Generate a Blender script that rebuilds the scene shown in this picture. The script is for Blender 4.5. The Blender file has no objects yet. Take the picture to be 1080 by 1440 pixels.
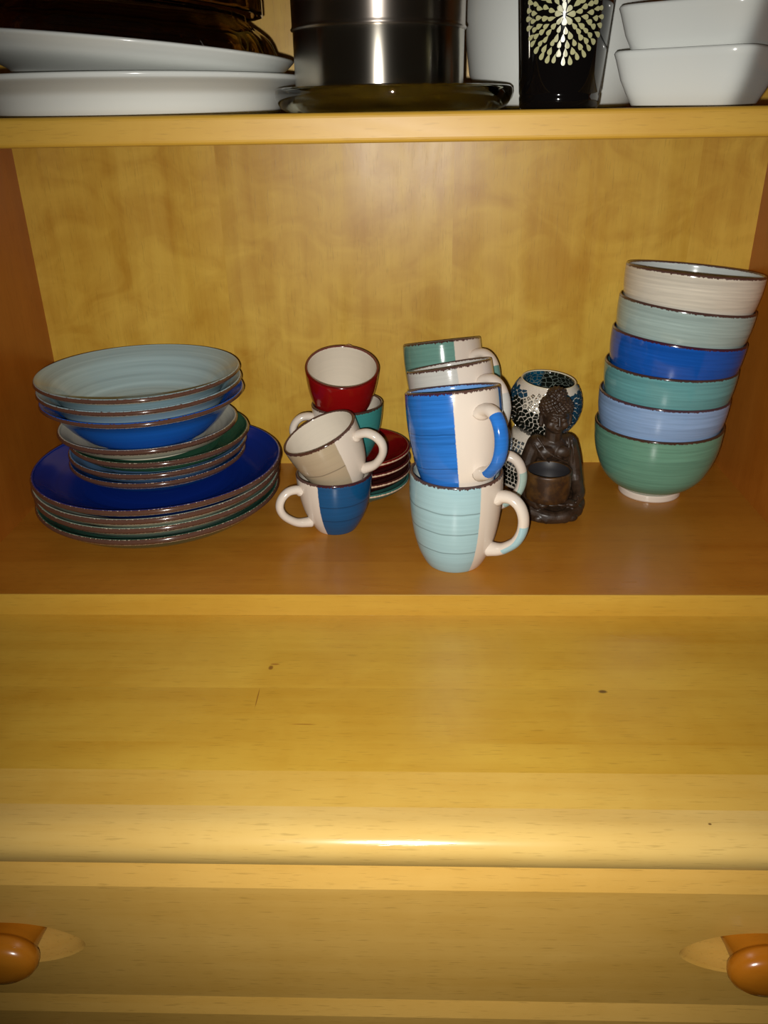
import bpy, bmesh, math, random
from mathutils import Vector, Matrix
random.seed(7)
PI = math.pi
scene = bpy.context.scene
COL = scene.collection

# ------------------------------------------------------------------ camera
PITCH, YAW, ROLL = math.radians(26.3805), math.radians(-1.9282), math.radians(-0.9399)
CAM = Vector((0.0, -0.6492, 0.41))
FPX = 1134.7
def camera():
    fw = Vector((math.sin(YAW)*math.cos(PITCH), math.cos(YAW)*math.cos(PITCH), -math.sin(PITCH)))
    r = fw.cross(Vector((0, 0, 1))).normalized(); u = r.cross(fw)
    r2 = r*math.cos(ROLL) + u*math.sin(ROLL); u2 = -r*math.sin(ROLL) + u*math.cos(ROLL)
    m = Matrix((r2, u2, -fw)).transposed().to_4x4(); m.translation = CAM
    cd = bpy.data.cameras.new('camera'); cd.sensor_fit = 'HORIZONTAL'; cd.sensor_width = 36
    cd.lens = 36*FPX/1080; cd.clip_start = .01
    o = bpy.data.objects.new('camera', cd); COL.objects.link(o); o.matrix_world = m
    scene.camera = o
camera()

# ------------------------------------------------------------------ light: the phone's flash beside the lens, a dim room around it
w = bpy.data.worlds.new('world'); scene.world = w; w.use_nodes = True
w.node_tree.nodes['Background'].inputs[0].default_value = (1.0, .82, .6, 1)
w.node_tree.nodes['Background'].inputs[1].default_value = .012
ld = bpy.data.lights.new('phone_flash', 'SPOT'); ld.energy = 26; ld.shadow_soft_size = .004
ld.spot_size = math.radians(97); ld.spot_blend = 1.0; ld.color = (1.0, .965, .91)
lo = bpy.data.objects.new('phone_flash', ld); COL.objects.link(lo)
lo.location = (-.012, -.652, .396)
lo.rotation_euler = (Vector((.032, .06, .068))-Vector(lo.location)).to_track_quat('-Z', 'Y').to_euler()
vs = scene.view_settings
vs.view_transform = 'Standard'; vs.look = 'None'; vs.gamma = 1; vs.exposure = 0; vs.use_curve_mapping = False

# ------------------------------------------------------------------ helpers
def s2l(c):
    return tuple(((v/255)/12.92 if v/255 <= .04045 else ((v/255+.055)/1.055)**2.4) for v in c)
def link(o, parent=None):
    COL.objects.link(o)
    if parent: o.parent = parent
    return o
def tag(o, label=None, cat=None, group=None, kind=None):
    if label: o['label'] = label
    if cat: o['category'] = cat
    if group: o['group'] = group
    if kind: o['kind'] = kind
    return o
def empty(name, loc=(0, 0, 0), rot=None):
    o = bpy.data.objects.new(name, None); COL.objects.link(o)
    o.empty_display_size = .02
    if rot is not None:
        m = rot.to_4x4(); m.translation = Vector(loc); o.matrix_world = m
    else: o.location = loc
    return o
def mesh_obj(name, verts, faces, mats, parent=None, smooth=True, fm=None, loc=None):
    me = bpy.data.meshes.new(name); me.from_pydata([tuple(v) for v in verts], [], faces)
    for m in (mats if isinstance(mats, (list, tuple)) else [mats]): me.materials.append(m)
    if fm: me.polygons.foreach_set('material_index', fm)
    me.polygons.foreach_set('use_smooth', [smooth]*len(me.polygons)); me.update()
    o = link(bpy.data.objects.new(name, me), parent)
    if loc is not None: o.location = loc
    return o
def bm_obj(name, bm, mats, parent=None, smooth=False, loc=None):
    bmesh.ops.recalc_face_normals(bm, faces=bm.faces)
    me = bpy.data.meshes.new(name); bm.to_mesh(me); bm.free()
    for m in (mats if isinstance(mats, (list, tuple)) else [mats]): me.materials.append(m)
    me.polygons.foreach_set('use_smooth', [smooth]*len(me.polygons))
    o = link(bpy.data.objects.new(name, me), parent)
    if loc is not None: o.location = loc
    return o
def board(name, x0, x1, y0, y1, z0, z1, mat, parent, bevel=.0012, seg=2):
    c = Vector(((x0+x1)/2, (y0+y1)/2, (z0+z1)/2))
    bm = bmesh.new(); bmesh.ops.create_cube(bm, size=1)
    bmesh.ops.scale(bm, vec=(x1-x0, y1-y0, z1-z0), verts=bm.verts)
    if bevel: bmesh.ops.bevel(bm, geom=list(bm.edges), offset=bevel, segments=seg, affect='EDGES', profile=.5)
    return bm_obj(name, bm, mat, parent, loc=c)
def spline(pts, n):
    """Catmull-Rom through 2-D or 3-D points, n steps for each span"""
    P = [Vector(p) for p in pts]; P = [P[0]*2-P[1]] + P + [P[-1]*2-P[-2]]; out = []
    for i in range(1, len(P)-2):
        a, b, c, d = P[i-1:i+3]
        for k in range(n):
            t = k/n
            out.append(.5*((2*b)+(c-a)*t+(2*a-5*b+4*c-d)*t*t+(3*b-a-3*c+d)*t**3))
    out.append(P[-2]); return out
def lathe(name, prof, mats, parent, seg=72, slot=None, loc=None):
    """prof: list of (r,z); slot[i]: material slot of the span i..i+1"""
    V = []; F = []; FM = []; rings = []
    for r, z in prof:
        if r < 1e-6: rings.append([len(V)]); V.append((0, 0, z))
        else:
            rings.append(list(range(len(V), len(V)+seg)))
            V += [(r*math.cos(2*PI*k/seg), r*math.sin(2*PI*k/seg), z) for k in range(seg)]
    for i in range(len(prof)-1):
        A, B = rings[i], rings[i+1]; s = slot[i] if slot else 0
        for k in range(seg):
            k2 = (k+1) % seg
            if len(A) == 1 and len(B) == 1: continue
            if len(A) == 1: F.append((A[0], B[k2], B[k]))
            elif len(B) == 1: F.append((A[k], A[k2], B[0]))
            else: F.append((A[k], A[k2], B[k2], B[k]))
            FM.append(s)
    return mesh_obj(name, V, F, mats, parent, True, FM, loc)
def tube(path, rad, n=12, up=Vector((0, 1, 0)), flat=1.0):
    """swept ellipse: rad(t) thickness in plane, flat*rad across (along `up`)"""
    V = []; F = []
    N = len(path)
    for i, p in enumerate(path):
        t = (path[min(i+1, N-1)]-path[max(i-1, 0)]).normalized()
        b = up; a = b.cross(t).normalized()
        r = rad(i/(N-1))
        for k in range(n):
            q = 2*PI*k/n
            V.append(p + a*math.cos(q)*r + b*math.sin(q)*r*flat)
    for i in range(N-1):
        for k in range(n):
            F.append((i*n+k, i*n+(k+1) % n, (i+1)*n+(k+1) % n, (i+1)*n+k))
    F.append(tuple(range(n))[::-1]); F.append(tuple((N-1)*n+k for k in range(n)))
    return V, F
def frame(n, handle):
    z = Vector(n).normalized(); x = (Vector(handle)-z*Vector(handle).dot(z)).normalized(); y = z.cross(x)
    return Matrix((x, y, z)).transposed()
def tilt(ax, ay):
    ax, ay = math.radians(ax), math.radians(ay)
    return Vector((math.sin(ay), -math.sin(ax), 1)).normalized()
def toward(loc, deg):
    """horizontal direction from loc, deg = 0 to the lens, positive to the right"""
    v = CAM-Vector(loc); v.z = 0; v.normalize()
    return Matrix.Rotation(math.radians(deg), 3, 'Z') @ v

# ------------------------------------------------------------------ materials
class NT:
    def __init__(s, name):
        s.mat = bpy.data.materials.new(name); s.mat.use_nodes = True
        s.t = s.mat.node_tree; s.b = s.t.nodes['Principled BSDF']
    def n(s, typ, **kw):
        x = s.t.nodes.new(typ)
        for k, v in kw.items(): setattr(x, k, v)
        return x
    def l(s, a, b): s.t.links.new(a, b)
    def val(s, v, sock):
        if hasattr(v, 'type') and hasattr(v, 'is_output'): s.l(v, sock)
        else: sock.default_value = v
    def math(s, op, a, b=None, c=None, clamp=False):
        x = s.n('ShaderNodeMath', operation=op, use_clamp=clamp)
        s.val(a, x.inputs[0])
        if b is not None: s.val(b, x.inputs[1])
        if c is not None: s.val(c, x.inputs[2])
        return x.outputs[0]
    def mix(s, f, a, b, blend='MIX'):
        x = s.n('ShaderNodeMix', data_type='RGBA', blend_type=blend)
        s.val(f, x.inputs[0])
        for v, k in ((a, 6), (b, 7)):
            if isinstance(v, tuple): x.inputs[k].default_value = (*v[:3], 1)
            else: s.l(v, x.inputs[k])
        return x.outputs[2]
    def comb(s, x, y, z):
        c = s.n('ShaderNodeCombineXYZ')
        for v, k in ((x, 0), (y, 1), (z, 2)): s.val(v, c.inputs[k])
        return c.outputs[0]
    def noise(s, vec, scale=1, detail=2, rough=.5, dist=0):
        x = s.n('ShaderNodeTexNoise'); s.l(vec, x.inputs['Vector'])
        x.inputs['Scale'].default_value = scale; x.inputs['Detail'].default_value = detail
        x.inputs['Roughness'].default_value = rough; x.inputs['Distortion'].default_value = dist
        return x.outputs['Fac']
    def ramp(s, f, lo, hi, a=0., b=1.):
        x = s.n('ShaderNodeMapRange'); s.val(f, x.inputs[0])
        for k, v in enumerate((lo, hi, a, b)): x.inputs[k+1].default_value = v
        return x.outputs[0]
    def xyz(s):
        tc = s.n('ShaderNodeTexCoord'); sp = s.n('ShaderNodeSeparateXYZ'); s.l(tc.outputs['Object'], sp.inputs[0])
        return tc.outputs['Object'], sp.outputs[0], sp.outputs[1], sp.outputs[2]
    def bump(s, h, strength=.1, dist=.001):
        x = s.n('ShaderNodeBump'); x.inputs['Strength'].default_value = strength; x.inputs['Distance'].default_value = dist
        s.l(h, x.inputs['Height']); s.l(x.outputs[0], s.b.inputs['Normal'])
    def set(s, **kw):
        for k, v in kw.items():
            k = k.replace('_', ' ')
            i = s.b.inputs[k]
            if isinstance(v, tuple): i.default_value = (*v[:3], 1)
            else: s.val(v, i)

def plain(name, rgb, rough=.4, metal=0., **kw):
    m = NT(name); m.set(Base_Color=s2l(rgb), Roughness=rough, Metallic=metal)
    for k, v in kw.items(): m.b.inputs[k.replace('_', ' ')].default_value = v
    return m.mat

def wood(name, light, dark, axis, rough=.34, fleck=.35, figure=.3, spots=(), coat=.0, vary=.10):
    """varnished wood: grain runs along axis; light/dark are two tones of the wood itself"""
    m = NT(name); vec, x, y, z = m.xyz()
    oi = m.n('ShaderNodeObjectInfo'); rnd = oi.outputs['Random']
    off = m.math('MULTIPLY', rnd, 7.3)
    C = {'X': (x, y, z), 'Y': (y, x, z), 'Z': (z, x, y)}[axis]
    al = C[0]; c1 = m.math('ADD', C[1], off); c2 = C[2]
    streak = m.noise(m.comb(m.math('MULTIPLY', al, 2.2), m.math('MULTIPLY', c1, 55), m.math('MULTIPLY', c2, 55)), 1, 4, .6, .4)
    wide = m.noise(m.comb(m.math('MULTIPLY', al, 3.0), m.math('MULTIPLY', c1, 14), m.math('MULTIPLY', c2, 14)), 1, 3, .55, .8)
    fig = m.noise(m.comb(m.math('MULTIPLY', al, 22), m.math('MULTIPLY', c1, 16), m.math('MULTIPLY', c2, 16)), 1, 3, .55, 1.2)
    cloud = m.noise(m.comb(m.math('MULTIPLY', al, 6), m.math('MULTIPLY', c1, 6), m.math('MULTIPLY', c2, 6)), 1, 3, .6, 0)
    f = m.math('ADD', m.math('MULTIPLY', m.ramp(streak, .3, .7), .35), m.math('MULTIPLY', m.ramp(wide, .3, .7), .35))
    f = m.math('ADD', f, m.math('MULTIPLY', m.ramp(fig, .35, .7), figure))
    f = m.math('ADD', f, m.math('MULTIPLY', m.ramp(cloud, .3, .7), .3), clamp=True)
    col = m.mix(f, s2l(dark), s2l(light))
    pore = m.noise(m.comb(m.math('MULTIPLY', al, 60), m.math('MULTIPLY', c1, 900), m.math('MULTIPLY', c2, 900)), 1, 2, .5)
    pm = m.math('MULTIPLY', m.ramp(pore, .60, .72), fleck)
    col = m.mix(pm, col, s2l(tuple(v*.62 for v in dark)))
    br = m.ramp(rnd, 0, 1, 1-vary, 1+vary)
    mb = m.n('ShaderNodeVectorMath', operation='SCALE'); m.l(col, mb.inputs[0]); m.l(br, mb.inputs['Scale'])
    col = mb.outputs[0]
    for (sx, sz, rx, rz, tone) in spots:          # knots and dents of the board, in its own coordinates
        dx = m.math('DIVIDE', m.math('SUBTRACT', x, sx), rx); dz = m.math('DIVIDE', m.math('SUBTRACT', y, sz), rz)
        d = m.math('SQRT', m.math('ADD', m.math('MULTIPLY', dx, dx), m.math('MULTIPLY', dz, dz)))
        d = m.math('ADD', d, m.math('MULTIPLY', m.math('SUBTRACT', streak, .5), 1.2))
        col = m.mix(m.ramp(d, .6, 1.1, .8, 0), col, s2l(tone))
    m.l(col, m.b.inputs['Base Color'])
    m.set(Roughness=m.ramp(wide, .3, .7, rough*.85, rough*1.2))
    m.b.inputs['Coat Weight'].default_value = coat; m.b.inputs['Coat Roughness'].default_value = .12
    m.bump(m.math('ADD', pm, m.math('MULTIPLY', fig, .3)), .12, .0006)
    return m.mat

W_HI, W_LO = (205, 166, 64), (180, 132, 36)
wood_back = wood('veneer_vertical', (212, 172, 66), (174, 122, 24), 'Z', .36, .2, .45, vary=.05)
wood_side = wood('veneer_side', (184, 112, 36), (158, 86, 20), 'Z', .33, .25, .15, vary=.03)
wood_board = wood('stave_wood', W_HI, W_LO, 'X', .3, .25, .18, vary=.07)
wood_floor = wood('stave_wood_floor', (184, 124, 40), (158, 96, 24), 'X', .3, .25, .15, vary=.06)
wood_edge = wood('edge_wood', (196, 156, 58), (174, 128, 34), 'X', .5, .2, .15, vary=.03)
wood_front = wood('drawer_wood', (222, 178, 92), (198, 150, 62), 'X', .32, .3, .12, vary=.06)
wood_knob = wood('knob_wood', (196, 124, 30), (172, 98, 16), 'X', .22, .1, .1, vary=.02, coat=.4)

WHITE = s2l((220, 208, 194))
BROWN = s2l((58, 20, 10))
def ceramic(name, rgb, rim, rimkind='z', sector=None, rings=(), scoord='z', rimw=.0018, rag=.003, streak=.22,
            foot=None, rough=.13, light=None, brown=BROWN, linewidth=.0007, streakfreq=420, white=WHITE, line=None):
    """hand-painted glaze: brushed colour, ragged brown edge at the rim, optional white strip behind the handle"""
    m = NT(name); vec, x, y, z = m.xyz()
    r = m.math('SQRT', m.math('ADD', m.math('MULTIPLY', x, x), m.math('MULTIPLY', y, y)))
    s = z if scoord == 'z' else r
    base = s2l(rgb)
    sa = 14 if scoord == 'z' else 3
    n1 = m.noise(m.comb(m.math('MULTIPLY', x, sa), m.math('MULTIPLY', y, sa), m.math('MULTIPLY', s, streakfreq)), 1, 3, .6)
    n2 = m.noise(m.comb(m.math('MULTIPLY', x, 3), m.math('MULTIPLY', y, 3), m.math('MULTIPLY', s, 120)), 1, 2, .5)
    f = m.math('ADD', m.math('MULTIPLY', m.ramp(n1, .3, .7), .55), m.math('MULTIPLY', m.ramp(n2, .3, .7), .45))
    dk = tuple(v*(1-streak*1.5) for v in base)
    lt = s2l(light) if light else tuple(min(1, v*(1+streak)+.012*streak) for v in base)
    col = m.mix(f, dk, lt)
    wob = m.math('MULTIPLY', m.math('SUBTRACT', m.noise(m.comb(m.math('MULTIPLY', x, 25), m.math('MULTIPLY', y, 25), 0.), 1, 2), .5), .004)
    for zr in rings:
        d = m.math('ABSOLUTE', m.math('SUBTRACT', m.math('ADD', s, wob), zr))
        col = m.mix(m.ramp(d, linewidth*.4, linewidth*1.4, .75, 0), col, tuple(v*.42 for v in base))
    if sector is not None:
        ang = m.math('ABSOLUTE', m.math('ARCTAN2', y, x))
        edge = m.math('ADD', ang, m.math('MULTIPLY', m.math('SUBTRACT', n1, .5), .03))
        col = m.mix(m.ramp(edge, sector-.008, sector+.008, 1, 0), col, white)
    if foot is not None:
        col = m.mix(m.ramp(z, foot-.0004, foot+.0004, 1, 0), col, white)
    d = m.math('SUBTRACT', rim, z if rimkind == 'z' else r)
    rg = m.noise(m.comb(m.math('MULTIPLY', x, 480), m.math('MULTIPLY', y, 480), m.math('MULTIPLY', z, 90)), 1, 4, .7)
    rw = m.math('ADD', m.math('MULTIPLY', m.ramp(rg, .35, .8), rag), rimw)
    mk = m.math('LESS_THAN', d, rw)
    if line:
        col = m.mix(m.math('LESS_THAN', d, m.math('ADD', rw, line)), col, s2l((206, 188, 164)))
    bn = m.mix(m.ramp(rg, .3, .7), brown, tuple(min(1, v*1.5+.002) for v in brown))
    col = m.mix(m.math('MULTIPLY', mk, .93), col, bn)
    m.l(col, m.b.inputs['Base Color'])
    m.set(Roughness=rough); m.b.inputs['Specular IOR Level'].default_value = .5
    m.bump(n1, .06, .0004)
    return m.mat
def glaze(name, rgb, rough=.14): return plain(name, rgb, rough)
m_white = glaze('white_glaze', (220, 208, 194))
m_china = plain('white_china', (218, 221, 216), .16)
def steel(name, rgb, rough):
    m = NT(name); m.set(Base_Color=s2l(rgb), Roughness=rough, Metallic=1.)
    m.b.inputs['Anisotropic'].default_value = .9; m.b.inputs['Anisotropic Rotation'].default_value = .25
    tg = m.n('ShaderNodeTangent', direction_type='RADIAL', axis='Z'); m.l(tg.outputs[0], m.b.inputs['Tangent'])
    return m.mat
m_steel = steel('brushed_steel', (186, 180, 168), .24); m_steel2 = steel('satin_steel', (186, 176, 166), .34)

# ------------------------------------------------------------------ cupboard (one thing, its boards, drawers and knobs are parts)
XL, XR, D = -.4394, .3931, .3208
ZF = -.86
cup = empty('wooden_cupboard', ((XL+XR)/2, 0, ZF))
tag(cup, 'honey-coloured wooden cupboard with open shelves above a counter and drawers', 'cupboard')
CO = Vector(cup.location)
def fix(o):            # keep world placement while parented to the cupboard's base
    o.location = Vector(o.location)-CO; return o
def wboard(name, *a, **k): return fix(board(name, *a, **k))
ZT = .80
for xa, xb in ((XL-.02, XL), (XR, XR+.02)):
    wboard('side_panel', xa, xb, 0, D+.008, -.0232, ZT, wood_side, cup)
edges = [XL, -.2135, .0512, .3203, XR]
for a, b in zip(edges[:-1], edges[1:]):
    wboard('back_panel', a, b, D, D+.008, -.0232, ZT, wood_back, cup, bevel=0)
fl = [0.0016, .063, .1054, .215, D]
for a, b in zip(fl[:-1], fl[1:]):
    wboard('floor_stave', XL, XR, a, b, -.0232, 0, wood_floor, cup, bevel=0)
wboard('floor_edging', XL, XR, 0, .0016, -.0232, 0, wood_edge, cup, bevel=.0004, seg=2)
wboard('shelf', XL, XR, .018, D, .3905, .41, wood_board, cup)
wboard('shelf_edging', XL, XR, 0, .018, .3895, .41, wood_edge, cup, bevel=.0035, seg=4)
wboard('top_board', XL, XR, 0, D, ZT-.02, ZT, wood_board, cup)
# counter: glued staves and a rounded front nosing
cs = [0, -.0562, -.109, -.1745, -.2043, -.238]
DARK = (70, 38, 14)
wood_light = wood('stave_wood_light', (214, 178, 88), (192, 148, 58), 'X', .28, .25, .15, vary=.03)
mk = {1: wood('stave_wood_knotted', W_HI, W_LO, 'X', .3, .25, .18, vary=.05, spots=[(-.097, .001, .0022, .0030, (118, 72, 24)), (-.094, .006, .0040, .0012, (150, 98, 36))]),
      2: wood('stave_wood_dented', W_HI, W_LO, 'X', .3, .25, .18, vary=.05, spots=[(.184, .0300, .0042, .0022, DARK), (-.102, .0180, .0005, .0130, (128, 80, 28)), (-.060, -.012, .012, .0006, (140, 90, 32))])}
for i, (a, b) in enumerate(zip(cs[:-1], cs[1:])):
    wboard('counter_stave', XL-.02, XR+.02, b, a, -.0472, -.0232, mk.get(i, wood_light if i == 4 else wood_board), cup, bevel=0)
wboard('counter_stave', XL-.02, XR+.02, 0, D, -.0472, -.0232, wood_board, cup, bevel=.0003, seg=1)
pr = [(-.238, -.0232), (-.2485, -.0232)] + [(-.249-.0195*math.sin(q*PI/2/8), -.0380+.0148*math.cos(q*PI/2/8)) for q in range(9)]
pr += [(-.2682, -.043), (-.2665, -.0475), (-.262, -.0505), (-.255, -.0515), (-.238, -.0515)]
V = []; F = []; n = len(pr)
for X in (XL-.02, XR+.02): V += [(X-CO.x, a-CO.y, b-CO.z) for a, b in pr]
for k in range(n): F.append((k, (k+1) % n, n+(k+1) % n, n+k))
F += [tuple(range(n))[::-1], tuple(range(n, 2*n))]
nos = mesh_obj('counter_nosing', V, F, wood('nosing_wood', (216, 184, 110), (194, 154, 76), 'X', .17, .3, .1, vary=.02, spots=[(.226, -.2500, .0014, .0010, DARK)]), cup)
for i_, p_ in enumerate(nos.data.polygons): p_.use_smooth = 1 <= i_ <= 11
nos.data.set_sharp_from_angle(angle=math.radians(24))

# drawers: chamfered top, eye-shaped scoop behind each oval knob
KX = (-.2955-CO.x, .2520-CO.x)
def drawer_mesh(h):
    bm = bmesh.new(); x0, x1 = XL-.018-CO.x, XR+.018-CO.x
    yf = 0.0; zt = -.0195         # local: face at y=0, top at z=0
    def eye(cx, cz, k, N=64):
        out = []
        for i in range(N):
            q = 2*PI*i/N; c, s = math.cos(q), math.sin(q)
            out.append((cx+.058*k*math.copysign(abs(c)**.85, c), cz+.0225*k*s*(1-.25*abs(c)**2)))
        return out
    cz = -.0815
    outer = [bm.verts.new(p) for p in ((x0, yf, zt), (x1, yf, zt), (x1, yf, -h), (x0, yf, -h))]
    ed = [bm.edges.new((outer[i], outer[(i+1) % 4])) for i in range(4)]
    for kx in KX:
        prev = None
        for j, (k, dep) in enumerate(((1, 0), (.975, .0030), (.90, .0090), (.76, .0140), (.5, .0172), (.2, .0182))):
            ring = [bm.verts.new((a, yf+dep, b)) for a, b in eye(kx, cz+.002*(1-k), k)]
            if j == 0: ed += [bm.edges.new((ring[i], ring[(i+1) % 64])) for i in range(64)]
            else:
                for i in range(64):
                    f = bm.faces.new((prev[i], prev[(i+1) % 64], ring[(i+1) % 64], ring[i])); f.smooth = True
            prev = ring
        bm.faces.new(prev)
    bmesh.ops.triangle_fill(bm, edges=ed, use_beauty=True)
    # chamfer, top, back, sides
    ct = [bm.verts.new(p) for p in ((x0, .008, 0), (x1, .008, 0), (x1, .022, 0), (x0, .022, 0), (x1, .022, -h), (x0, .022, -h))]
    bm.faces.new((outer[0], outer[1], ct[1], ct[0])); bm.faces.new((ct[0], ct[1], ct[2], ct[3]))
    bm.faces.new((ct[3], ct[2], ct[4], ct[5])); bm.faces.new((outer[3], outer[2], ct[4], ct[5]))
    bm.faces.new((outer[0], ct[0], ct[3], ct[5], outer[3])); bm.faces.new((outer[1], ct[1], ct[2], ct[4], outer[2]))
    return bm
def knob_mesh():
    V = []; F = []; ns = 40
    prof = [(.84, .0190), (.80, .0100), (.78, -.0035), (.82, -.0055), (.93, -.0068), (.98, -.0105), (1.0, -.0145), (.95, -.019), (.80, -.0225), (.5, -.0245), (.2, -.0250)]
    for s, yy in prof:
        V += [(.029*s*math.cos(2*PI*k/ns), yy, .0198*s*math.sin(2*PI*k/ns)) for k in range(ns)]
    for i in range(len(prof)-1):
        for k in range(ns): F.append((i*ns+k, i*ns+(k+1) % ns, (i+1)*ns+(k+1) % ns, (i+1)*ns+k))
    F.append(tuple(range((len(prof)-1)*ns, len(prof)*ns)))
    F.append(tuple(range(ns))[::-1])
    return V, F
zt = -.0528; dh = .1400; kV, kF = knob_mesh(); kme = None; dme = None
for i in range(4):
    if dme is None:
        dr = bm_obj('drawer', drawer_mesh(dh), wood_front, cup); dme = dr.data
        for p in dme.polygons: p.use_smooth = len(p.vertices) == 4 and abs(p.normal.y) < .999 and abs(p.normal.z) < .999 and p.area < 4e-4
    else:
        dr = link(bpy.data.objects.new('drawer', dme), cup)
    dr.location = Vector((CO.x, -.2655, zt))-CO
    for kx in KX:
        if kme is None: kb = mesh_obj('knob', kV, kF, wood_knob, dr); kme = kb.data
        else: kb = link(bpy.data.objects.new('knob', kme), dr)
        kb.location = (kx, 0, -.0800)
    zt -= dh+.0025
wboard('plinth', XL-.01, XR+.01, -.225, D, ZF, zt+.002, wood_front, cup)
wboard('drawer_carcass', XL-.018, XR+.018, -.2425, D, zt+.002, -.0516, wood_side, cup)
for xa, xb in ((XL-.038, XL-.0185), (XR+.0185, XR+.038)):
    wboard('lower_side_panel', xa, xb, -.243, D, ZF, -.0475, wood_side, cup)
fm = NT('floor_tile'); fm.set(Base_Color=s2l((120, 100, 80)), Roughness=.5)
flo = board('floor', -1.2, 1.2, -1.6, D+.05, ZF-.05, ZF, fm.mat, None, bevel=0); tag(flo, kind='structure')

# ------------------------------------------------------------------ vessels
def vessel(name, parent, outer, R, h, t, tb, mo, mi, foot_h=.002, seg=72, n=4):
    """outer: (r,z) from the foot up to the rim"""
    o = [Vector(p) for p in spline(outer, n)]
    inn = []
    for i, p in enumerate(o):
        a = o[max(i-1, 0)]; b = o[min(i+1, len(o)-1)]; d = (b-a).normalized(); nn = Vector((-d.y, d.x))
        q = p+nn*t
        if q.y > tb and q.x > .003: inn.append(q)
    rb = o[0].x
    prof = [(0, foot_h), (rb-.004, foot_h), (rb-.0025, 0)] + [tuple(p) for p in o]
    k = len(prof)
    lip = o[-1]; li = inn[-1]
    mid = (lip+li)/2; up = Vector((0, 1))
    for q in (PI*.25, PI*.5, PI*.75):
        prof.append((mid.x+(lip.x-mid.x)*math.cos(q), mid.y+(lip.x-li.x)*.5*math.sin(q)+(lip.y-mid.y)*math.cos(q)))
    inn = inn[::-1]
    prof += [tuple(p) for p in inn]
    rl = inn[-1].x
    prof += [(rl*.85, tb+.0012), (rl*.5, tb), (0, tb)]
    slot = [0 if i < k+1 else 1 for i in range(len(prof)-1)]
    return lathe(name, prof, [mo, mi], parent, seg, slot)

# bowls --------------------------------------------------------------
RB, HB = .0712, .084
bowl_prof = [(.0355, 0), (.0358, .006), (.0365, .009), (.0475, .0155), (.0575, .0265), (.0638, .040), (.0677, .052), (.0699, .064), (.0709, .075), (.0712, .084)]
bowls = [  # x, rim z, ax, ay, outside, inside, label
    ((.2874, .235), .0868, 0, 0, (104, 154, 132), (120, 170, 150), 'green stoneware bowl with pale foot, lowest of the leaning bowl stack'),
    ((.2886, .235), .1215, -1, 2, (140, 172, 214), (150, 175, 210), 'periwinkle blue bowl with fine stripes, second from the bottom of the bowl stack'),
    ((.2912, .234), .1548, -1, 2, (100, 160, 164), (110, 165, 168), 'teal striped bowl in the stack just below the royal blue bowl'),
    ((.2950, .233), .1875, -2, 6, (20, 84, 176), (20, 84, 170), 'royal blue glossy bowl in the middle of the bowl stack'),
    ((.2990, .234), .2215, -2, 6.5, (160, 182, 178), (165, 180, 180), 'grey-blue bowl, second from the top of the bowl stack'),
    ((.3030, .236), .2555, -3.5, 5, (212, 206, 190), (196, 208, 208), 'off-white bowl on the very top of the bowl stack')]
for i, ((x, y), zr, ax, ay, co, ci, lab) in enumerate(bowls):
    nrm = tilt(ax, ay); c = Vector((x, y, zr))-nrm*HB
    if i == 0: c.z = 0
    e = empty('stoneware_bowl', c, frame(nrm, (1, .3*i-.5, 0)))
    tag(e, lab, 'bowl', 'stack of six coloured bowls')
    H = HB if i else zr
    k = H/HB
    mo = ceramic('bowl_glaze_%d' % i, co, H+.0015, 'z', rimw=.0016, rag=.0022, foot=.0085, streak=.2, streakfreq=380)
    mi = ceramic('bowl_inner_glaze_%d' % i, ci, H+.0015, 'z', rimw=.0012, rag=.001, streak=.1, streakfreq=260)
    vessel('body', e, [(r, z*k) for r, z in bowl_prof], RB, H, .0032, .0085, mo, mi)

# plates -------------------------------------------------------------
def plate(name, x, y, zr, R, h, co, ci, lab, cat, grp, foot, prof, ax=0, ay=0, t=.0045, streak=.14, rimw=.0018):
    nrm = tilt(ax, ay); c = Vector((x, y, zr))-nrm*h
    e = empty(name, c, frame(nrm, (random.uniform(-1, 1), random.uniform(-1, 1), 0)))
    tag(e, lab, cat, grp)
    mo = ceramic(name+'_glaze', co, R+.0004, 'r', scoord='r', rimw=rimw, rag=.0022, streak=streak, streakfreq=300, line=.0016)
    mi = ceramic(name+'_top_glaze', ci, R+.0004, 'r', scoord='r', rimw=.0008, rag=.0022, streak=streak, streakfreq=260)
    vessel('body', e, prof, R, h, t, .0065, mo, mi, seg=96)
    return e
def dinner_prof(R, h): return [(R*.62, 0), (R*.635, .003), (R*.74, .0065), (R*.86, h*.48), (R*.95, h*.78), (R*.99, h*.93), (R, h)]
def soup_prof(R, h): return [(R*.50, 0), (R*.52, .004), (R*.64, h*.20), (R*.745, h*.42), (R*.815, h*.62), (R*.875, h*.78), (R*.945, h*.91), (R, h)]
PD = 'dinner plates under the plate stack'
plate('dinner_plate', -.2818, .1800, .0305, .1345, .0305, (58, 100, 84), (58, 100, 84), 'dark green-edged dinner plate at the bottom, lying on the cupboard floor', 'plate', PD, 0, dinner_prof(.1345, .0305))
plate('dinner_plate', -.2800, .1780, .0440, .1340, .0300, (150, 176, 160), (150, 176, 160), 'pale sage dinner plate resting on the lowest dark green plate', 'plate', PD, 0, dinner_prof(.134, .030))
plate('dinner_plate', -.2780, .1720, .0570, .1340, .0290, (176, 186, 168), (176, 186, 168), 'pale grey dinner plate directly beneath the large royal blue plate', 'plate', PD, 0, dinner_prof(.134, .029))
plate('dinner_plate', -.2751, .1690, .0680, .1342, .0260, (20, 58, 140), (14, 44, 132), 'large royal blue dinner plate, widest plate in view, carrying smaller plates', 'plate', PD, 0, dinner_prof(.1342, .026), streak=.08)
PS = 'dessert plates in the middle of the plate stack'
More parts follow.
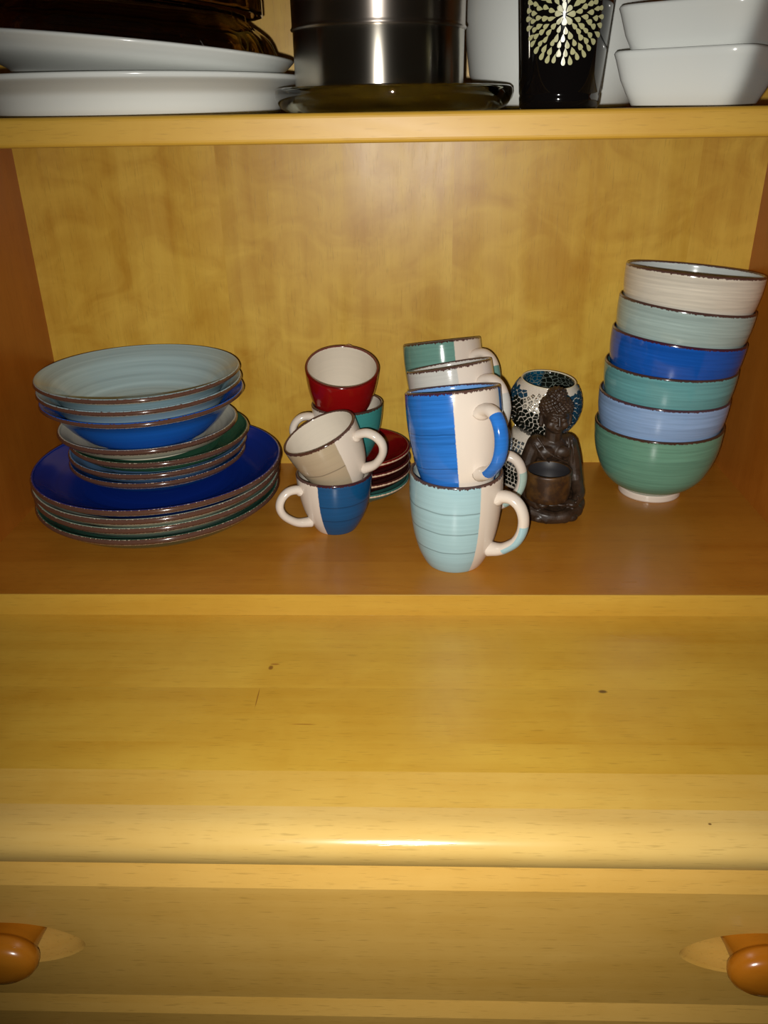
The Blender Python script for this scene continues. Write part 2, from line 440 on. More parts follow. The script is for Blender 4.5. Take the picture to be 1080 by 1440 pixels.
plate('dessert_plate', -.2800, .1870, .0715, .0965, .0215, (20, 70, 130), (20, 70, 130), 'dark blue dessert plate lying directly on the large royal blue plate', 'plate', PS, 0, dinner_prof(.0965, .0215))
plate('dessert_plate', -.2785, .1875, .0815, .0970, .0215, (96, 136, 178), (96, 136, 178), 'mid blue dessert plate between the green and the dark blue ones', 'plate', PS, 0, dinner_prof(.097, .0215))
plate('dessert_plate', -.2755, .1890, .0935, .0975, .0215, (62, 112, 84), (52, 98, 74), 'dark green dessert plate under the off-white dessert plate', 'plate', PS, 0, dinner_prof(.0975, .0215))
plate('dessert_plate', -.2868, .1890, .1055, .0970, .0215, (200, 196, 174), (196, 196, 180), 'off-white dessert plate directly under the blue deep plate', 'plate', PS, 0, dinner_prof(.097, .0215), ax=-1)
PU = 'deep plates on top of the plate stack'
plate('deep_plate', -.2872, .1870, .1400, .1078, .0480, (22, 92, 186), (22, 92, 186), 'blue deep plate, lowest of the three deep plates', 'plate', PU, 0, soup_prof(.1078, .048), t=.004)
plate('deep_plate', -.2890, .1890, .1516, .1078, .0480, (160, 190, 200), (160, 190, 200), 'pale blue deep plate between the blue and the uppermost deep plate', 'plate', PU, 0, soup_prof(.1078, .048), t=.004)
plate('deep_plate', -.2901, .1905, .1624, .1078, .0480, (160, 188, 196), (160, 186, 190), 'grey-blue deep plate, uppermost of the plate stack, with concentric brush rings', 'plate', PU, 0, soup_prof(.1078, .048), ax=-.5, t=.004, streak=.2)

# mugs and cups --------------------------------------------------------
def handle(parent, pts, rad, flat, mats, patch=None, n=14):
    path = spline([Vector((x, 0, z)) for x, z in pts], 8)
    N = len(path)
    V, F = tube(path, rad, n, flat=flat)
    fmi = None
    if patch:
        fmi = []
        for i in range(N-1):
            for k in range(n):
                q = 2*PI*(k+.5)/n; tt = (i+.5)/(N-1)
                fmi.append(1 if patch[0] < tt < patch[1] and math.cos(q)*patch[2] > -.05 else 0)
        fmi += [0, 0]
    return mesh_obj('handle', V, F, mats, parent, True, fmi)
RM, HM = .0450, .0985
mug_prof = [(.0280, 0), (.0292, .0015), (.0330, .0085), (.0372, .019), (.0412, .035), (.0440, .054), (.0453, .073), (.0454, .086), (.0450, .0985)]
mug_handle = [(.0438, .0785), (.0500, .0815), (.0590, .0810), (.0670, .0745), (.0712, .0630), (.0705, .0495), (.0650, .0370), (.0560, .0285), (.0480, .0240), (.0374, .0220)]
def mug(loc, nrm, ang, rgb, inner, lab, rings=(), patch=(.42, .80), streak=.15, white=WHITE):
    e = empty('mug', loc, frame(nrm, toward(loc, ang)))
    tag(e, lab, 'mug', 'tall mugs stacked in the middle')
    mo = ceramic('mug_glaze', rgb, HM+.0015, 'z', sector=math.radians(34), rings=rings, rimw=.0008, rag=.0036, streak=streak, streakfreq=520, white=white)
    mi = ceramic('mug_inner_glaze', inner, HM+.0015, 'z', rimw=.0008, rag=.0015, streak=.05)
    vessel('body', e, mug_prof, RM, HM, .0036, .006, mo, mi, seg=80)
    mp = ceramic('mug_handle_paint', rgb, 1, 'z', rimw=-1, rag=0, streak=streak*.6)
    handle(e, mug_handle, lambda t: .0052+.0022*abs(2*t-1)**4, 1.35, [m_white, mp], patch+(-1,))
    return e
A = Vector((.0465, .0690, 0))
mug(A, (0, 0, 1), 65, (160, 196, 204), (200, 215, 212), 'pale blue and white mug standing at the front, lowest of the front mugs', rings=(.028, .050, .072), streak=.07, patch=(.50, .82))
def on_rim(x, y, z, ax, ay):
    nn = tilt(ax, ay); return Vector((x, y, z))-nn*HM, nn
l, nn = on_rim(.0416, .0832, .1748, -14.0, -5.0)
mug(l, nn, 35, (42, 112, 196), (110, 160, 220), 'bright blue and white mug tilted back inside the pale blue front mug', rings=(.010, .030, .062), streak=.25, patch=(.30, .86))
Cm = Vector((.0540, .1640, 0))
mug(Cm, (0, 0, 1), 74, (170, 196, 186), (210, 210, 200), 'mug mostly hidden behind the front mug, only its white handle showing', rings=(.03, .06))
l, nn = on_rim(.0428, .1790, .1700, -13, -9.5)
mug(l, nn, 46, (196, 196, 190), (206, 206, 200), 'pale grey and white mug behind the bright blue mug', streak=.08, white=s2l((224, 212, 198)))
Fm = Vector((.0475, .2560, 0))
mug(Fm, (0, 0, 1), 80, (140, 172, 214), (200, 205, 205), 'rearmost mug on the cupboard floor, hidden beneath the green and white mug')
l, nn = on_rim(.0386, .2750, .1705, -15, -6)
mug(l, nn, 52, (108, 152, 140), (120, 170, 155), 'green and white mug at the very back, highest of the mugs')

RC, HC = .0412, .065
cup_prof = [(.0222, 0), (.0232, .0012), (.0262, .006), (.0305, .014), (.0348, .025), (.0382, .039), (.0402, .053), (.0412, .065)]
cup_handle = [(.0402, .0515), (.0450, .0540), (.0540, .0535), (.0615, .0475), (.0645, .0385), (.0615, .0290), (.0540, .0210), (.0440, .0150), (.0300, .0125)]
def small_cup(loc, nrm, ang, rgb, inner, lab, rings=(), sector=math.radians(40), streak=.12, hm=None, brown=BROWN, rag=.0024):
    e = empty('coffee_cup', loc, frame(nrm, toward(loc, ang)))
    tag(e, lab, 'cup', 'small coffee cups left of the mugs')
    mo = ceramic('cup_glaze', rgb, HC+.0015, 'z', sector=sector, rings=rings, rimw=.0012, rag=rag, streak=streak, streakfreq=260, brown=brown)
    mi = ceramic('cup_inner_glaze', inner, HC+.0015, 'z', rimw=.0008, rag=.0006, streak=.03, brown=brown)
    vessel('body', e, cup_prof, RC, HC, .0032, .0055, mo, mi, seg=80)
    handle(e, cup_handle, lambda t: .0042+.0014*abs(2*t-1)**4, 1.3, [hm or m_white])
    return e
CREAM = (216, 206, 188)
G = Vector((-.0795, .1430, 0))
small_cup(G, (0, 0, 1), -66, (18, 80, 128), CREAM, 'dark blue and white cup standing in front of the saucers', rings=(.022, .040))
nn = tilt(7, -25); l = Vector((-.0930, .1385, .1115))-nn*HC
small_cup(l, nn, 66, (176, 160, 134), CREAM, 'warm grey cup tipped sideways inside the dark blue cup', rings=(.035,), streak=.05)
# saucers
saucer_prof = [(.030, 0), (.031, .0025), (.040, .006), (.051, .0115), (.058, .0165), (.061, .0195), (.0622, .0215)]
red = (112, 8, 12)
for (zr, co, lab, dx) in ((.0235, (60, 110, 100), 'dark teal saucer with pale edge, lowest of the saucer stack', -.0010),
                          (.0360, (70, 30, 26), 'dark brown saucer, second from the bottom of the saucer stack', .0004),
                          (.0485, (78, 22, 22), 'dark maroon saucer just under the red top saucer', .0002),
                          (.0610, red, 'deep red saucer on top of the saucer stack, under the teal cup', 0)):
    e = empty('saucer', (-.0600+dx, .2240, zr-.0215)); tag(e, lab, 'saucer', 'stack of saucers behind the small cups')
    mo = ceramic('saucer_glaze', co, .0622, 'r', scoord='r', rimw=.0003, rag=.0003, streak=.08, brown=s2l((196, 168, 142)))
    mi = ceramic('saucer_top_glaze', co, .0622, 'r', scoord='r', rimw=.0014, rag=.0006, streak=.08, brown=s2l((60, 16, 12)))
    vessel('body', e, saucer_prof, .0622, .0215, .0036, .0062, mo, mi, seg=80)
I = Vector((-.0700, .2335, .0462))
small_cup(I, (0, 0, 1), -78, (62, 140, 136), CREAM, 'teal and white cup standing on the red saucer', streak=.1)
nn = tilt(20.3, 3.9); l = Vector((-.0732, .2215, .1572))-nn*HC
small_cup(l, nn, 172, (142, 14, 14), CREAM, 'dark red cup tipped forward, sitting in the teal cup', sector=None, streak=.06,
          hm=plain('red_glaze', (142, 14, 14), .14), brown=s2l((84, 10, 8)), rag=.0004)
bpy.context.view_layer.update()

# ------------------------------------------------------------------ figurine with tealight bowl
def lumps():
    bm = bmesh.new()
    def ball(c, r, rot=None, sub=3):
        rr = r if isinstance(r, tuple) else (r, r, r)
        m = Matrix.Translation(c)
        if rot: m = m @ rot
        m = m @ Matrix.Diagonal((*rr, 1))
        bmesh.ops.create_icosphere(bm, subdivisions=sub, radius=1, matrix=m)
    def limb(pts, r0, r1, n=9, sub=2):
        P = spline([Vector(p) for p in pts], n)
        for i, p in enumerate(P): ball(p, r0+(r1-r0)*i/(len(P)-1), sub=sub)
    RZ = lambda d: Matrix.Rotation(math.radians(d), 4, 'Z')
    RY = lambda d: Matrix.Rotation(math.radians(d), 4, 'Y')
    # seat and crossed legs
    ball((0, -.004, .0060), (.0345, .0335, .0080)); ball((0, -.002, .0030), (.0355, .0345, .0045)); ball((0, .008, .016), (.0320, .0210, .016))
    for s in (-1, 1):
        ball((s*.0245, -.010, .0135), (.0135, .0190, .0118), RZ(s*-18))
        limb([(s*.024, -.024, .0125), (s*.010, -.0335, .0105), (-s*.010, -.0345, .0085)], .0085, .0062)
        ball((-s*.016, -.0335, .0090), (.0085, .0055, .0052), RZ(s*15))
        for k in range(5):     # folds of cloth over the knees
            limb([(s*(.010+.005*k), -.030+.0012*k, .0205-.001*k), (s*(.019+.0036*k), -.0275+.004*k, .0185-.0025*k), (s*(.026+.002*k), -.020+.004*k, .0105-.0016*k)], .0013, .0011, 7, 1)
    # trunk
    ball((0, .015, .036), (.0245, .0135, .026)); ball((0, .0125, .060), (.0205, .0125, .026))
    ball((0, .0055, .074), (.0215, .0150, .015)); 
    for s in (-1, 1):
        ball((s*.0160, .0075, .0790), (.0115, .0115, .0100)); ball((s*.009, -.0065, .0735), (.0095, .0060, .0075))
        limb([(s*.0195, .0070, .0775), (s*.0245, .0065, .0620), (s*.0275, .0040, .0440), (s*.0285, .000, .036)], .0094, .0088)
        limb([(s*.0285, .000, .036), (s*.0285, -.0160, .0280), (s*.0200, -.0300, .0230)], .0080, .0052)
        ball((s*.0290, .004, .0240), (.0070, .0140, .0190), RY(s*6))           # hanging sleeve
        ball((s*.0150, -.0350, .0265), (.0070, .0080, .0038), RZ(s*30))         # palm under the bowl
        for k in range(4):
            limb([(s*(.0125-.002*k), -.0375+.0012*k, .0262), (s*(.006-.002*k), -.0400+.0012*k, .0262), (s*(.001-.002*k), -.0395+.0012*k, .0266)], .0016, .0013, 5, 1)
        limb([(s*.0185, -.038, .0278), (s*.0215, -.0400, .0320), (s*.0205, -.0405, .0365)], .0017, .0014, 5, 1)
    limb([(-.0185, -.002, .0885), (-.0080, -.0110, .0760), (.0060, -.0120, .0670), (.0150, -.0085, .0620)], .0016, .0015, 9, 1)   # robe edge
    limb([(-.0215, -.004, .0830), (-.0140, -.0110, .0710), (-.0060, -.0110, .0640)], .0013, .0010, 9, 1)
    limb([(.0150, -.003, .0880), (.0160, -.0085, .0760), (.0170, -.0075, .0640)], .0014, .0012, 9, 1)
    limb([(.0200, -.001, .0850), (.0215, -.0055, .0720), (.0220, -.0050, .0600)], .0012, .0010, 9, 1)
    # neck and head
    limb([(0, .004, .085), (0, .0025, .100)], .0098, .0088)
    ball((0, -.0005, .1125), (.0128, .0142, .0165)); ball((0, -.0035, .1050), (.0108, .0112, .0100))
    ball((0, -.0120, .0995), (.0040, .0032, .0028))
    for s in (-1, 1):
        ball((s*.0062, -.0105, .1065), (.0046, .0036, .0050))                    # cheek
        ball((s*.0053, -.0131, .1132), (.0035, .0019, .0017), RY(s*8))           # closed lid
        limb([(s*.0018, -.0149, .1162), (s*.0052, -.0142, .1178), (s*.0092, -.0118, .1165)], .0008, .0006, 6, 1)   # brow
        limb([(s*.0022, -.0145, .1118), (s*.0053, -.0146, .1110), (s*.0085, -.0125, .1118)], .0005, .0005, 6, 1)
        ball((s*.0014, -.0160, .1068), (.0011, .0012, .0009), sub=2)
        limb([(s*.0134, .0010, .1160), (s*.0142, .0005, .1100), (s*.0138, -.0005, .1030)], .0023, .0019, 6, 2)    # long ear
    limb([(0, -.0147, .1160), (0, -.0162, .1110), (0, -.0172, .1075)], .0010, .0015, 8, 2)
    ball((0, -.0147, .1037), (.0034, .0014, .0008), sub=2); ball((0, -.0142, .1018), (.0028, .0014, .0009), sub=2)
    # hair: cap of curls and the knot on top
    ball((0, .0020, .1215), (.0152, .0160, .0125)); ball((0, .0030, .1345), (.0088, .0088, .0078))
    rnd = random.Random(3)
    N = 210
    for i in range(N):
        zz = 1-2*(i+.5)/N; ph = i*2.39996; rr = math.sqrt(1-zz*zz)
        d = Vector((rr*math.cos(ph), rr*math.sin(ph), zz))
        p = Vector((d.x*.0156, .0020+d.y*.0164, .1215+d.z*.0128))
        if p.z < .1205 and p.y < -.006: continue
        if p.z < .110: continue
        ball(p, .00165+rnd.uniform(-.0002, .0002), sub=1)
    for i in range(70):
        zz = 1-2*(i+.5)/70; ph = i*2.39996; rr = math.sqrt(1-zz*zz)
        if zz < -.35: continue
        ball((rr*math.cos(ph)*.0090, .0030+rr*math.sin(ph)*.0090, .1345+zz*.0080), .0015, sub=1)
    return bm
def remeshed(name, bm, voxel, mat, parent):
    me = bpy.data.meshes.new('tmp'); bm.to_mesh(me); bm.free()
    o = bpy.data.objects.new('tmp', me); COL.objects.link(o)
    md = o.modifiers.new('r', 'REMESH'); md.mode = 'VOXEL'; md.voxel_size = voxel
    sm = o.modifiers.new('s', 'SMOOTH'); sm.factor = .5; sm.iterations = 2
    dg = bpy.context.evaluated_depsgraph_get()
    nm = bpy.data.meshes.new_from_object(o.evaluated_get(dg))
    bpy.data.objects.remove(o); bpy.data.meshes.remove(me)
    nm.name = name; nm.materials.clear(); nm.materials.append(mat)
    nm.polygons.foreach_set('use_smooth', [True]*len(nm.polygons))
    return link(bpy.data.objects.new(name, nm), parent)
fm = NT('dark_resin'); vec, x, y, z = fm.xyz()
n1 = fm.noise(vec, 90, 4, .6); n2 = fm.noise(vec, 600, 3, .6)
fm.l(fm.mix(fm.ramp(n1, .35, .7), s2l((40, 28, 19)), s2l((64, 46, 31))), fm.b.inputs['Base Color'])
fm.set(Roughness=fm.ramp(n1, .3, .7, .34, .55)); fm.bump(n2, .25, .0004)
fig = empty('meditating_figurine', (.1585, .1780, 0)); fig.rotation_euler = (0, 0, math.radians(4)); 
tag(fig, 'dark brown seated meditating figurine holding a round tealight bowl', 'figurine')
fo = remeshed('figure', lumps(), .0007, fm.mat, fig)
for v_ in fo.data.vertices:                 # the head is a little large for the body
    if v_.co.z > .094:
        k_ = min(1, (v_.co.z-.094)/.008)*.12
        v_.co.x *= 1+k_; v_.co.y = v_.co.y*(1+k_)
for v_ in fo.data.vertices: v_.co.z *= 1.02
fo.data.update()
bz = NT('dark_bronze'); vec, x, y, z = bz.xyz(); n1 = bz.noise(vec, 70, 3, .6)
bz.l(bz.mix(bz.ramp(n1, .4, .7), s2l((58, 40, 26)), s2l((104, 72, 34))), bz.b.inputs['Base Color']); bz.set(Roughness=.42, Metallic=.25)
bp = [(0, .0275), (.0225, .0275), (.0238, .0285), (.0245, .034), (.0250, .046), (.0252, .0575), (.0248, .0595), (.0232, .0600), (.0222, .0590), (.0216, .050), (.0212, .0330), (.020, .0318), (0, .0318)]
tl = lathe('tealight_bowl', bp, [bz.mat, plain('bowl_inside', (40, 38, 40), .5)], fig, 64, [0]*8+[1]*4)
tl.location = (-.0085, -.0225, .0025); tl['label'] = 'round bronze tealight bowl in the lap'

# ------------------------------------------------------------------ mosaic tealight goblet
gob = empty('mosaic_goblet', (.1632, .2590, 0), frame(tilt(3.5, 4), (1, 0, 0)))
gob.location = (.1540, .2690, .0005)
tag(gob, 'round mosaic tealight goblet of mirror, blue and black shards behind the figurine', 'candle holder')
grout = NT('white_grout'); vec, x, y, z = grout.xyz(); gn = grout.noise(vec, 500, 3)
grout.l(grout.mix(gn, s2l((196, 186, 170)), s2l((222, 212, 196))), grout.b.inputs['Base Color']); grout.set(Roughness=.8); grout.bump(gn, .3, .0005)
gi = NT('mosaic_seen_from_inside'); vec, x, y, z = gi.xyz()
vo = gi.n('ShaderNodeTexVoronoi'); gi.l(vec, vo.inputs['Vector']); vo.inputs['Scale'].default_value = 150
ve = gi.n('ShaderNodeTexVoronoi', feature='DISTANCE_TO_EDGE'); gi.l(vec, ve.inputs['Vector']); ve.inputs['Scale'].default_value = 150
blue_side = gi.ramp(x, -.004, .0, 1, 0)
ci = gi.mix(blue_side, s2l((22, 26, 20)), s2l((16, 74, 100)))
ci = gi.mix(gi.ramp(ve.outputs['Distance'], .02, .06, 1, 0), ci, s2l((120, 130, 120)))
gi.l(ci, gi.b.inputs['Base Color']); gi.set(Roughness=.1)
cz, rs = .1000, .0420
gp = [(0, .003), (.040, .003), (.0430, 0), (.0445, .002), (.0440, .010), (.0420, .025), (.0395, .040), (.0360, .054), (.0335, .0630)]
for q in range(13):
    a = math.radians(-55+q*(95.5/12)); gp.append((rs*math.cos(a), cz+rs*math.sin(a)))
k = len(gp)
gp += [(.0316, .1286), (.0300, .1288), (.0290, .1272)]
for q in range(11):
    a = math.radians(42-q*12.0); gp.append(((rs-.003)*math.cos(a), cz+(rs-.003)*math.sin(a)))
gp.append((0, cz-rs+.004))
body = lathe('body', gp, [grout.mat, gi.mat], gob, 80, [0 if i < k+1 else 1 for i in range(len(gp)-1)])
rimg = lathe('glass_rim', [(.0312, .1278), (.0319, .1290), (.0311, .1300), (.0300, .1296), (.0302, .1284)], plain('rim_glass', (214, 206, 180), .08), gob, 80)
t_dark = NT('black_glass_shard'); t_dark.set(Base_Color=s2l((16, 20, 16)), Roughness=.12)
t_blue = NT('blue_glass_shard'); t_blue.set(Base_Color=s2l((26, 62, 84)), Roughness=.12)
t_mir = NT('mirror_shard'); t_mir.set(Base_Color=s2l((225, 225, 218)), Roughness=.32, Metallic=1.)
tiles = {'dark': ([], []), 'blue': ([], []), 'mirror': ([], [])}
rt = random.Random(11)
def add_tile(key, pts, nrm, lift=.0010, jit=.0):
    V, F = tiles[key]; b = len(V); n = len(pts)
    V += [p-nrm*.0008 for p in pts]; c = sum(pts, Vector())/n
    V += [c+(p-c)*.93+nrm*(lift+rt.uniform(-jit, jit)) for p in pts]
    F.append(tuple(range(b+n, b+2*n)))
    for i in range(n): F.append((b+i, b+(i+1) % n, b+n+(i+1) % n, b+n+i))
def shards():
    N = 820; bm = bmesh.new()
    for i in range(N):
        zz = 1-2*(i+.5)/N; ph = i*2.39996+rt.uniform(-.05, .05); rr = math.sqrt(1-zz*zz)
        d = Vector((rr*math.cos(ph), rr*math.sin(ph), zz)) + Vector((rt.uniform(-1, 1), rt.uniform(-1, 1), rt.uniform(-1, 1)))*.045
        bm.verts.new(d.normalized())
    bmesh.ops.convex_hull(bm, input=list(bm.verts)); bmesh.ops.recalc_face_normals(bm, faces=bm.faces)
    for v in bm.verts:
        d = v.co.normalized(); z = cz+rs*d.z
        if z > .1225 or z < .0680 or not v.link_faces: continue
        e1 = d.orthogonal().normalized(); e2 = d.cross(e1)
        cs_ = sorted((f.normal.normalized() for f in v.link_faces), key=lambda q: math.atan2(q.dot(e2), q.dot(e1)))
        cen = sum(cs_, Vector()).normalized()
        pts = [Vector((0, 0, cz))+(cen+(q-cen)*.85).normalized()*rs for q in cs_]
        a = math.degrees(math.atan2(d.x, -d.y))
        if z > .104 and -48 < a < -6: key = 'mirror'
        elif z <= .1135 and -75 < a < 14: key = 'dark'
        elif z > .098 and a <= -48: key = 'blue'
        elif a >= 14 and a < 110: key = 'blue'
        else: key = 'dark' if (a > 110 and z > .095) else 'mirror'
        if key == 'mirror':      # mirror pieces are nipped smaller
            c = sum(pts, Vector())/len(pts)
            m_ = [(pts[j]+pts[(j+1) % len(pts)])/2 for j in range(len(pts))]
            for j in range(0, len(pts)):
                quad = [c+(q-c)*.92 for q in (m_[j-1], pts[j], m_[j])]
                cc = (sum(quad, Vector())+c)/4
                add_tile('mirror', [cc+(q-cc)*.84 for q in quad+[c]], d, .0007, .0005)
        else: add_tile(key, pts, d, .0009, .00015)
    bm.free()
shards()
foot = spline([(.0447, .004), (.0442, .010), (.0422, .025), (.0397, .040), (.0357, .054), (.0335, .0600)], 12)
zz = .005
while zz < .0575:
    hgt = .0046
    r = min(foot, key=lambda p: abs(p.y-(zz+hgt/2))).x; n = int(2*PI*r/.0052)
    r1 = min(foot, key=lambda p: abs(p.y-zz)).x; r2 = min(foot, key=lambda p: abs(p.y-zz-hgt)).x
    o_ = rt.random()
    for i in range(n):
        a0 = 2*PI*(i+o_)/n; a1 = a0+2*PI/n*.80
        j = lambda: rt.uniform(-.0005, .0005)
        pts = [Vector((r1*math.cos(a0), r1*math.sin(a0), zz+j())), Vector((r1*math.cos(a1), r1*math.sin(a1), zz+j())),
               Vector((r2*math.cos(a1), r2*math.sin(a1), zz+hgt*.84+j())), Vector((r2*math.cos(a0), r2*math.sin(a0), zz+hgt*.84+j()))]
        add_tile('mirror' if zz > .022 else 'dark', pts, Vector((math.cos((a0+a1)/2), math.sin((a0+a1)/2), .12)).normalized(), .0007, .0004)
    zz += hgt
for key, nm_, mt in (('dark', 'black_shards', t_dark), ('blue', 'blue_shards', t_blue), ('mirror', 'mirror_shards', t_mir)):
    o = mesh_obj(nm_, *tiles[key], mt.mat, gob, False); o['kind'] = 'stuff'

# ------------------------------------------------------------------ upper shelf
Z0 = .41
def glassmat(name, rgb, rough=.02, ior=1.47):
    m = NT(name); m.set(Base_Color=s2l(rgb), Roughness=rough); m.b.inputs['Transmission Weight'].default_value = 1; m.b.inputs['IOR'].default_value = ior
    return m.mat
def thing_lathe(name, loc, prof, mat, lab, cat, grp=None, rot=None, seg=96, part='body'):
    e = empty(name, loc, rot); tag(e, lab, cat, grp)
    lathe(part, prof, mat, e, seg); return e
def plate_prof(R, h, rb, t=.004):
    o = spline([(rb, 0), (rb+.004, .004), (R*.90, h*.52), (R*.965, h*.80), (R, h)], 5)
    p = [(0, .002), (rb-.006, .002), (rb-.004, 0)]+[tuple(q) for q in o]
    p += [(R+.0008, h+.0015), (R-.0008, h+.0028), (R-.004, h+.0022)]
    i = spline([(R-.006, h+.0006), (R*.93, h*.80+.003), (R*.86, h*.52+.004), (rb, .0085), (rb*.6, .007)], 5)
    return p+[tuple(q) for q in i]+[(0, .007)]
GW = 'white china plates on the upper shelf'
lowp = [(0, .002), (.118, .002), (.120, 0)]+[tuple(q) for q in spline([(.125, 0), (.1275, .004), (.1295, .011), (.1325, .0165), (.1405, .0215), (.1485, .0255), (.1500, .0275)], 5)]
lowp += [(.1502, .0287), (.1492, .0298), (.1470, .0296), (.1440, .0282), (.1370, .0245), (.1285, .0190), (.1245, .0120), (.1200, .0085), (.08, .007), (0, .007)]
thing_lathe('serving_plate', (-.2430, .1670, Z0), lowp, m_china, 'deep white serving plate standing directly on the upper shelf', 'plate', GW)
UPN = tilt(0, 5); UPB = Vector((-.2430, .1560, Z0+.0515))-UPN*.0255
thing_lathe('serving_plate', UPB, plate_prof(.1420, .0255, .098), m_china, 'white serving plate lying crooked on the deep plate, under the glass dishes', 'plate', GW, rot=frame(UPN, (1, 0, 0)))
g_brown = glassmat('smoky_glass', (196, 168, 128)); g_clear = glassmat('greenish_glass', (206, 206, 186))
# scalloped glass dish lying upside down on the tilted plate
def scallop(name, loc, prof, amp, lobes, mat, lab, rot=None, grp=None):
    e = empty(name, loc, rot); tag(e, lab, 'dish', grp)
    o = lathe('body', prof, mat, e, 192)
    R = max(r for r, z in prof)
    for v in o.data.vertices:
        r = math.hypot(v.co.x, v.co.y); a = math.atan2(v.co.y, v.co.x)
        k = 1+amp*(r/R)**3*math.cos(lobes*a); v.co.x *= k; v.co.y *= k
    return e
def dome(R, h, top, t=.004):
    o = spline([(R, 0), (R*.985, h*.25), (R*.93, h*.55), (R*.80, h*.84), (top, h)], 6)
    p = [tuple(q) for q in o]+[(0, h)]
    i = [(max(q[0]-t, 0), max(q[1]-t, 0)) for q in [tuple(v) for v in o]][::-1]
    return [(0, h-t)]+i+[(R-t*.5, -.001)]+p
GG = 'glass dishes on the white plates'
scallop('glass_dish', UPB+UPN*.0225, dome(.1290, .036, .100), .010, 22, g_brown, 'wide smoky glass dish with scalloped edge lying on the crooked white plate', frame(UPN, (1, 0, 0)), GG)
scallop('glass_dish', UPB+UPN*.0600, dome(.1150, .060, .070), .004, 26, g_brown, 'smoky glass bowl upside down on the scalloped glass dish, at the frame top', frame(UPN, (1, 0, 0)), GG)
# steel pot on a glass plate
gp_ = [(0, .0015), (.080, .0015), (.082, 0), (.088, .0003), (.0940, .0030), (.0975, .0075), (.0990, .0125), (.0985, .0165), (.0965, .0182), (.0945, .0175), (.0915, .0140), (.087, .0105), (.080, .0085), (.070, .0078), (0, .0078)]
thing_lathe('glass_plate', (-.0120, .1120, Z0), gp_, g_clear, 'thick greenish glass plate under the steel pot', 'plate')
pot = empty('steel_pot', (-.0235, .1060, Z0+.0080)); tag(pot, 'polished steel pot standing on the thick glass plate', 'pot')
lathe('body', [(0, 0), (.0660, 0), (.0685, .002), (.0692, .006), (.0692, .0495), (.0688, .0502)], m_steel, pot, 128)
lathe('upper_band', [(.0688, .0500), (.0705, .0506), (.0709, .0515), (.0700, .0526), (.0697, .054), (.0697, .112), (.0712, .1145), (.0705, .1165), (.0690, .1155), (.0680, .112), (.0680, .006), (.064, .003), (0, .003)], m_steel2, pot, 128)
# large white bowl behind
lb0 = [(0, .002), (.066, .002), (.068, 0), (.070, .001), (.080, .012), (.0925, .030), (.100, .052), (.1035, .075), (.1045, .098), (.1035, .0995), (.1015, .098), (.1005, .075), (.097, .052), (.0895, .031), (.077, .014), (.060, .0075), (0, .006)]
lb = [(r*(.868+.09*max(0, 1-z/.05)), z) for r, z in lb0]
thing_lathe('serving_bowl', (.1420, .2210, Z0), lb, m_china, 'large round white bowl behind the black tumbler', 'bowl')
# black tumbler with a printed flower
TB = Vector((.1155, .0480, Z0)); tr0, tr1, th_ = .0297, .0400, .150
def trad(z): return tr0+(tr1-tr0)*z/th_
bk = NT('black_glass'); bk.set(Base_Color=s2l((10, 8, 8)), Roughness=.06); bk.b.inputs['Coat Weight'].default_value = .5
tb = empty('black_tumbler', TB, frame((0, 0, 1), toward(TB, 0))); tag(tb, 'black glass tumbler printed with a pale flower of petals', 'tumbler')
lathe('body', [(0, .001), (tr0-.003, .001), (tr0-.0015, 0), (tr0, .0015), (trad(.008), .008), (trad(.0095)-.0006, .0095), (trad(.011), .011), (trad(.07), .07), (tr1, th_), (tr1-.001, th_+.001), (tr1-.002, th_), (trad(.02)-.002, .014), (0, .012)], bk.mat, tb, 128)
pV = []; pF = []
def petal(u, v, ang, L, Wd):
    b = len(pV); n = 16; pts = []
    for i in range(n):
        q = 2*PI*i/n; s = (1-math.cos(q))/2      # 0 at the point, 1 at the round end
        a_ = s*L; c_ = math.sin(q)*Wd*.5*(s**.75)
        pts.append((u+math.cos(ang)*a_-math.sin(ang)*c_, v+math.sin(ang)*a_+math.cos(ang)*c_))
    for lift in (.00012, -.0003):
        for (uu, vv) in pts:
            r = trad(vv)+lift; a = uu/trad(vv); pV.append((r*math.cos(a), r*math.sin(a), vv))
    pF.append(tuple(range(b, b+n)))
    for i in range(n): pF.append((b+i, b+n+i, b+n+(i+1) % n, b+(i+1) % n))
rp = random.Random(5)
FC = .0592
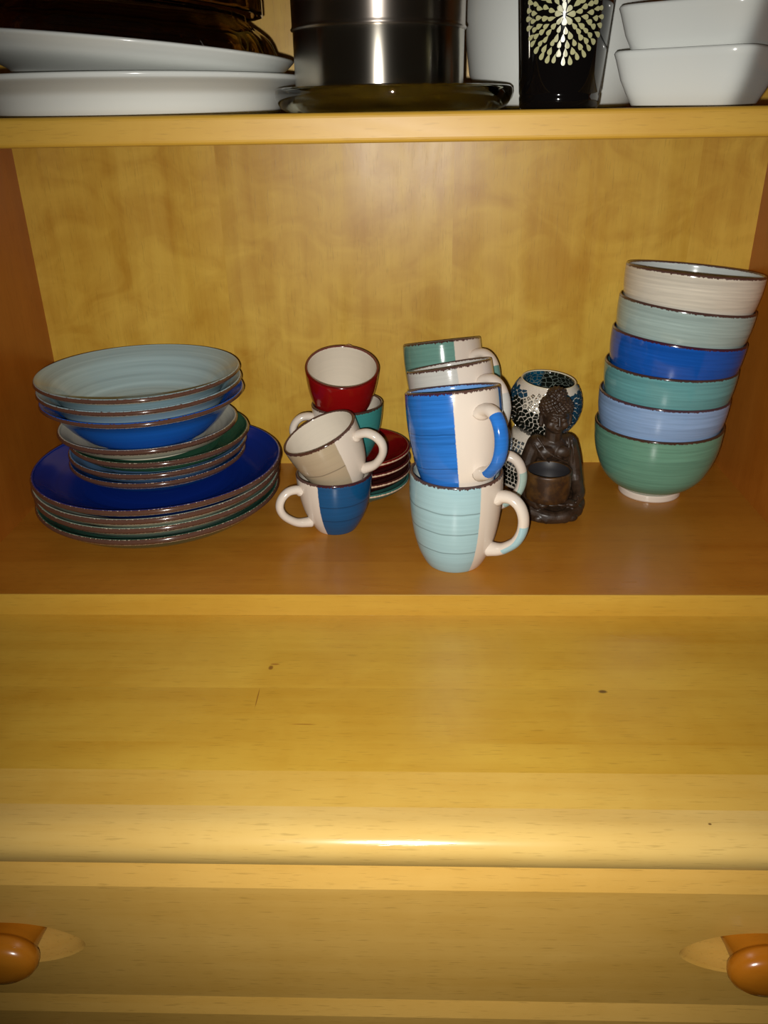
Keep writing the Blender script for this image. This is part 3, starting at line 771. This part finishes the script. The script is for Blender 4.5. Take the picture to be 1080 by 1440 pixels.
for ri, (r0, n, L, Wd) in enumerate(((.0012, 8, .0062, .0044), (.0066, 12, .0056, .0040), (.0112, 17, .0056, .0041), (.0158, 22, .0056, .0043), (.0205, 28, .0056, .0044), (.0250, 33, .0064, .0044))):
    for i in range(n):
        a = 2*PI*(i+.37*ri+rp.uniform(-.16, .16))/n; rr = r0+rp.uniform(-.0006, .0006)*min(1, ri)
        petal(math.cos(a)*rr, FC+math.sin(a)*rr, a, L*rp.uniform(.88, 1.06), Wd*rp.uniform(.95, 1.25))
po = mesh_obj('printed_petals', pV, pF, plain('petal_print', (176, 174, 128), .3), tb, False); po['kind'] = 'stuff'
po['label'] = 'pale green-gold flower print of teardrop petals'
# two square white bowls, one inside the other
def square_bowl(loc, rot, hw, hb, h, lab):
    e = empty('square_bowl', loc, Matrix.Rotation(math.radians(rot), 3, 'Z')); tag(e, lab, 'bowl', 'square white bowls on the upper shelf')
    N = 96
    def ring(w, z, p):
        out = []
        for i in range(N):
            q = 2*PI*i/N; c, s = math.cos(q), math.sin(q)
            k = (abs(c)**p+abs(s)**p)**(-1/p); out.append((w*k*c, w*k*s, z))
        return out
    prof = [(hb-.006, .0015, 5), (hb-.002, 0, 5), (hb, .0015, 5.5), (hb+.004, .010, 6), (hb+(hw-hb)*.6, h*.5, 6.5), (hw-.0015, h*.86, 7), (hw, h-.001, 7), (hw-.0008, h+.0008, 7), (hw-.0025, h+.0008, 7), (hw-.0045, h-.002, 7), (hb+(hw-hb)*.6-.0045, h*.5, 6.5), (hb, .011, 6), (hb*.8, .0065, 5)]
    V = []; F = []
    for w_, z, p in prof: V += ring(w_, z, p)
    for a in range(len(prof)-1):
        for i in range(N): F.append((a*N+i, a*N+(i+1) % N, (a+1)*N+(i+1) % N, (a+1)*N+i))
    F.append(tuple(range(N))[::-1]); F.append(tuple(range((len(prof)-1)*N, len(prof)*N)))
    o = mesh_obj('body', V, F, m_china, e); 
    o.data.polygons[-1].use_smooth = o.data.polygons[-2].use_smooth = False
    return e
square_bowl((.2300, .0850, Z0), -36, .0545, .0415, .0385, 'square white bowl standing on the shelf edge at the right')
square_bowl((.2310, .0860, Z0+.0305), -37, .0545, .0415, .0385, 'square white bowl nested in the lower one at the right')
